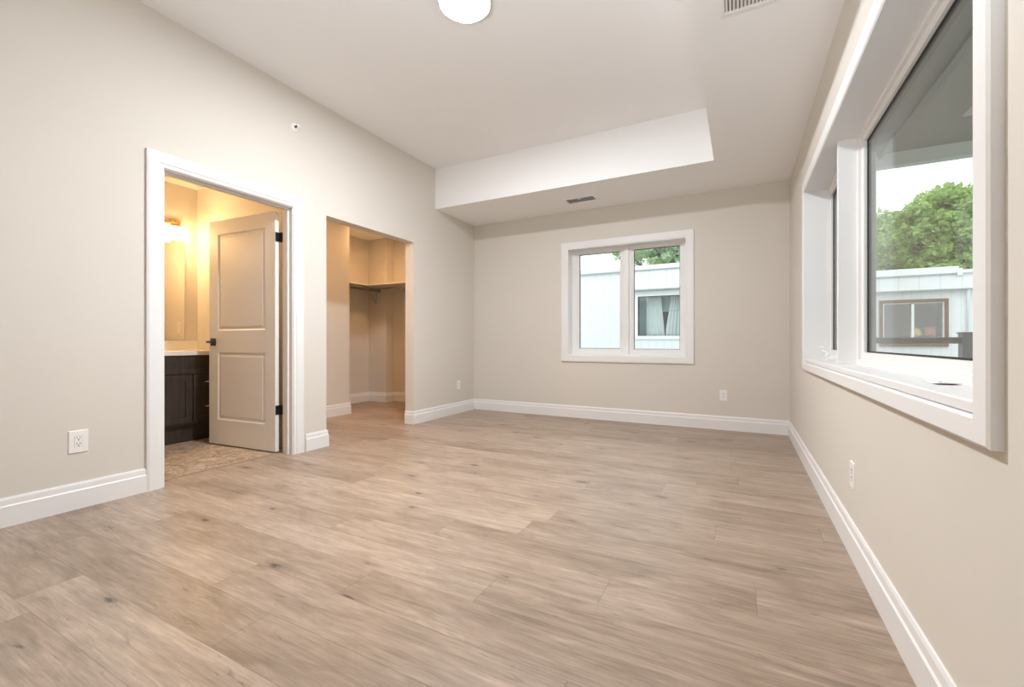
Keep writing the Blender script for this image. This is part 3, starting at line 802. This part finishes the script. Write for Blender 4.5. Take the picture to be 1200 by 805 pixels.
m = MB(); m.box(-1.42, -1.395, Y1+0.155, Y1+0.20, WZ0, WZ1); m.box(-1.72, WX1, Y1+0.155, Y1+0.165, 1.76, 1.775); m.build('muntin', M_gut, hw)
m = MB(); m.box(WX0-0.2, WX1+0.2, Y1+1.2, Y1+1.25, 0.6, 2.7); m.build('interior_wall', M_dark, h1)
def curtain(name, xs_top, xs_bot, z0, z1, y, mt, label, folds=5, amp=0.03):
    mb = MB(); n = folds*8; rows = 10; V = []
    for j in range(rows+1):
        t = j/rows
        for th in (0, 0.006):
            for i in range(n+1):
                s = i/n
                a = xs_top[0] + (xs_top[1]-xs_top[0])*s; b_ = xs_bot[0] + (xs_bot[1]-xs_bot[0])*s
                tt = t*t*(3-2*t)
                V.append((a*(1-tt)+b_*tt, y + th + amp*math.sin(s*folds*2*math.pi + 0.4*t), z1+(z0-z1)*t))
    w = n+1; F = []
    for j in range(rows):
        for i in range(n):
            p = j*2*w+i
            F += [(p, p+1, p+2*w+1, p+2*w), (p+w, p+3*w, p+3*w+1, p+w+1)]
        p = j*2*w
        F += [(p, p+2*w, p+3*w, p+w), (p+n, p+w+n, p+3*w+n, p+2*w+n)]
    for i in range(n):
        F += [(i, i+w, i+w+1, i+1), (rows*2*w+i, rows*2*w+i+1, rows*2*w+w+i+1, rows*2*w+w+i)]
    mb.poly(V, F, True)
    return tag(mb.build(name, mt), label, 'curtain', 'neighbour window curtains')
curtain('curtain', (-2.30, -1.90), (-2.30, -1.82), 1.05, 2.25, Y1+0.40, M_curt, 'wide white folded curtain on the left in the neighbour window', 6)
curtain('curtain', (-1.66, -1.34), (-1.80, -1.34), 1.05, 2.25, Y1+0.40, M_curt, 'narrower white curtain on the right in the neighbour window', 5)
m = MB(); m.box(-2.56, -2.29, Y1+0.50, Y1+0.52, 1.0, 2.3)
for i in range(12): m.tube([(-2.55+i*0.022, Y1+0.495, 1.0), (-2.55+i*0.022, Y1+0.495, 2.3)], 0.008, 6)
tag(m.build('blind', M_teal), 'blue-grey pleated blind at the left edge of the neighbour window', 'blind', 'neighbour window blinds')
m = MB(); m.box(-1.95, -1.25, Y1+0.50, Y1+0.52, 1.765, 2.3)
for i in range(24): m.tube([(-1.95, Y1+0.495, 1.78+i*0.022), (-1.25, Y1+0.495, 1.78+i*0.022)], 0.008, 6)
tag(m.build('blind', M_teal), 'half-lowered blue-grey blind between the white curtains', 'blind', 'neighbour window blinds')

h2 = thing('neighbour_house', (5.0, 17.5, GZ), 'white panelled low house with brown framed window seen through the side window', 'house')
Y2 = 15.7
VX0, VX1, VZ0, VZ1 = 3.57, 4.87, 0.90, 2.03
m = MB()
for x0, x1, z0, z1 in ((2.2, VX0, GZ, 2.80), (VX1, 11.0, GZ, 2.80), (VX0, VX1, GZ, VZ0), (VX0, VX1, VZ1, 2.80)):
    m.box(x0, x1, Y2+0.15, Y2+0.32, z0, z1)
m.box(2.2, 11.0, Y2+4.0, Y2+4.2, GZ, 2.80); m.box(2.2, 2.4, Y2+0.32, Y2+4.0, GZ, 2.80); m.box(10.8, 11.0, Y2+0.32, Y2+4.0, GZ, 2.80)
m.build('wall', M_siding, h2)
m = MB(); m.box(2.1, 5.10, Y2-0.06, Y2+4.3, 2.765, 2.945, 0.01); m.box(5.13, 11.1, Y2-0.03, Y2+4.3, 2.745, 2.850, 0.01); m.build('roof', M_cap, h2)
m = MB(); m.box(5.06, 5.15, Y2-0.13, Y2+0.0, 2.69, 2.88, 0.01); m.build('gutter_end', M_cap, h2)
m = MB(); m.box(2.1, 11.1, Y2-0.02, Y2+0.16, 2.360, 2.765); fa = m.build('fascia', M_fascia, h2)
m = MB(); m.box(2.1, 11.1, Y2-0.03, Y2+0.03, 2.335, 2.362); m.box(2.1, 11.1, Y2-0.072, Y2-0.045, 2.742, 2.768); m.build('fascia_edge', M_gut, fa)
m = MB(); m.tube([(5.32, Y2+0.02, 2.36), (5.32, Y2+0.09, 2.20), (5.32, Y2+0.10, 0.2)], 0.035, 10); m.build('downpipe', M_cap, h2)
m = MB(); m.ring((VX0-0.075, VX1+0.075, VZ0-0.075, VZ1+0.085), (VX0, VX1, VZ0, VZ1), Y2+0.09, Y2+0.32, mp_Y); hw = m.build('window', M_brown, h2)
m = MB(); m.ring((VX0, VX1, VZ0, VZ1), inset((VX0, VX1, VZ0, VZ1), 0.03), Y2+0.13, Y2+0.24, mp_Y); m.box(4.19, 4.25, Y2+0.13, Y2+0.24, VZ0, VZ1); m.build('sash', M_cap, hw)
m = MB(); m.box(VX0+0.03, VX1-0.03, Y2+0.18, Y2+0.19, VZ0+0.03, VZ1-0.03); m.build('pane', M_hglass, hw)
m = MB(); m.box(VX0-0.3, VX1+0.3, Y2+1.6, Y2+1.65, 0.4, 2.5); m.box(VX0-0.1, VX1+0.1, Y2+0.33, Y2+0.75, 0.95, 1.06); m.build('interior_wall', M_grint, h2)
def lump(name, x, z, y, rx, rz, col, label, seed):
    rnd = random.Random(seed); mb = MB()
    bmesh.ops.create_icosphere(mb.bm, subdivisions=3, radius=1.0)
    for v in mb.bm.verts:
        k = 1 + 0.10*math.sin(v.co.x*5+seed) + 0.08*math.cos(v.co.z*6+seed*2)
        v.co = Vector((x + v.co.x*rx*k, y + v.co.y*0.13*k, z + max(v.co.z, -0.75)*rz*k))
    for f in mb.bm.faces: f.smooth = True
    return tag(mb.build(name, mat(name + '_cloth', col, 0.9, var=0.2, vscale=14)), label, 'cushion', 'cushions in the neighbour window')
lump('cushion', 4.37, 1.195, Y2+0.5, 0.14, 0.13, (0.70, 0.50, 0.12), 'small yellow cushion behind the brown framed house window', 1)
lump('cushion', 4.69, 1.22, Y2+0.5, 0.14, 0.16, (0.45, 0.15, 0.09), 'russet cushion beside the yellow one in the neighbour window', 5)

# ------------------------------------------------------------------ outside: trees
def tree(name, base, crown, nclump, nleaf, size, mt, label, seed):
    """crown: list of ellipsoids (cx, cy, cz, rx, ry, rz)"""
    rng = np.random.default_rng(seed); rnd = random.Random(seed)
    t = thing(name, base, label, 'tree', 'trees beyond the houses')
    cs = []
    tot = sum(c[3]*c[4]*c[5] for c in crown)
    for c in crown:
        k = max(4, int(nclump * c[3]*c[4]*c[5] / tot))
        d = rng.normal(size=(k, 3)); d /= np.linalg.norm(d, axis=1)[:, None]
        rr = rng.uniform(0.35, 1.0, k) ** 0.6
        cs.append(np.array(c[:3]) + d*rr[:, None]*np.array(c[3:]))
    cs = np.concatenate(cs)
    mb = MB()
    top = max(c[2]+c[5]*0.3 for c in crown)
    bx, by, bz = base
    cx = sum(c[0] for c in crown)/len(crown); cy = sum(c[1] for c in crown)/len(crown)
    mb.tube([(bx, by, bz), (bx+0.1, by, bz+1.5), (bx+(cx-bx)*0.3, by, bz+3.0), (bx+(cx-bx)*0.7, cy, (bz+3+top)/2), (cx, cy, top)], [0.38, 0.30, 0.25, 0.15, 0.04], 12)
    sel = rng.choice(len(cs), min(len(cs), 46), replace=False)
    for i in sel:
        c = cs[i]; h0 = rnd.uniform(bz+2.2, max(bz+2.6, c[2]-0.6)); f = (h0-bz)/(top-bz)
        s = Vector((bx+(cx-bx)*f, by+(cy-by)*f, h0)); e = Vector(c.tolist())
        mid = s.lerp(e, 0.5) + Vector((rnd.uniform(-.2,.2), rnd.uniform(-.2,.2), rnd.uniform(0.0,.35)))
        mb.tube([s, mid, e], [0.085, 0.05, 0.015], 6)
    mb.build('trunk', M_bark, t)
    per = nleaf // len(cs)
    ci = np.repeat(np.arange(len(cs)), per); n = len(ci)
    d = rng.normal(size=(n, 3)); d /= np.linalg.norm(d, axis=1)[:, None]
    cr = rng.uniform(0.35, 0.62, len(cs))[ci]
    p = cs[ci] + d*cr[:, None]*(rng.uniform(0, 1, n)**0.5)[:, None]*np.array([1.15, 1.15, 0.75])
    u = rng.normal(size=(n, 3)); u[:, 2] *= 0.6; u /= np.linalg.norm(u, axis=1)[:, None]
    w = rng.normal(size=(n, 3)); v = np.cross(u, w); v /= np.linalg.norm(v, axis=1)[:, None]
    sz = (size*rng.uniform(0.6, 1.3, n))[:, None]
    nn = np.cross(u, v)
    # folded leaf: six points
    V = np.stack([p - u*sz, p + v*sz*0.55 + nn*sz*0.2, p + u*sz, p - v*sz*0.55 + nn*sz*0.2], 1).reshape(-1, 3)
    me = bpy.data.meshes.new('crown')
    idx = np.arange(n)*4
    F = np.concatenate([np.stack([idx, idx+1, idx+2], 1), np.stack([idx, idx+2, idx+3], 1)])
    me.vertices.add(len(V)); me.vertices.foreach_set('co', V.astype(np.float32).ravel())
    me.loops.add(F.size); me.loops.foreach_set('vertex_index', F.astype(np.int32).ravel())
    me.polygons.add(len(F)); me.polygons.foreach_set('loop_start', (np.arange(len(F))*3).astype(np.int32))
    me.update(calc_edges=True); me.materials.append(mt)
    o = bpy.data.objects.new('crown', me); COL.objects.link(o); o.parent = t; o.matrix_parent_inverse = t.matrix_world.inverted()
    return t
tree('maple_tree', (6.9, 23.4, GZ), [(6.3, 23.4, 5.0, 1.5, 1.5, 1.7), (8.0, 23.6, 5.4, 1.9, 1.6, 2.0), (5.6, 23.4, 3.8, 1.3, 1.3, 1.3), (5.35, 23.4, 5.3, 1.1, 1.1, 1.15), (7.2, 23.0, 3.4, 1.8, 1.2, 1.4), (9.2, 23.8, 4.2, 1.6, 1.5, 1.8)],
     230, 52000, 0.105, M_leafA, 'full green maple tree behind the white house with the brown window', 3)
tree('leafy_tree', (-2.6, 25.0, GZ), [(-2.6, 25.0, 6.2, 2.2, 1.6, 1.9), (-4.9, 25.2, 6.5, 1.9, 1.4, 1.0), (-1.0, 25.2, 6.0, 2.0, 1.4, 1.8)],
     150, 26000, 0.11, M_leafB, 'pale green tree rising behind the curtained white house', 8)
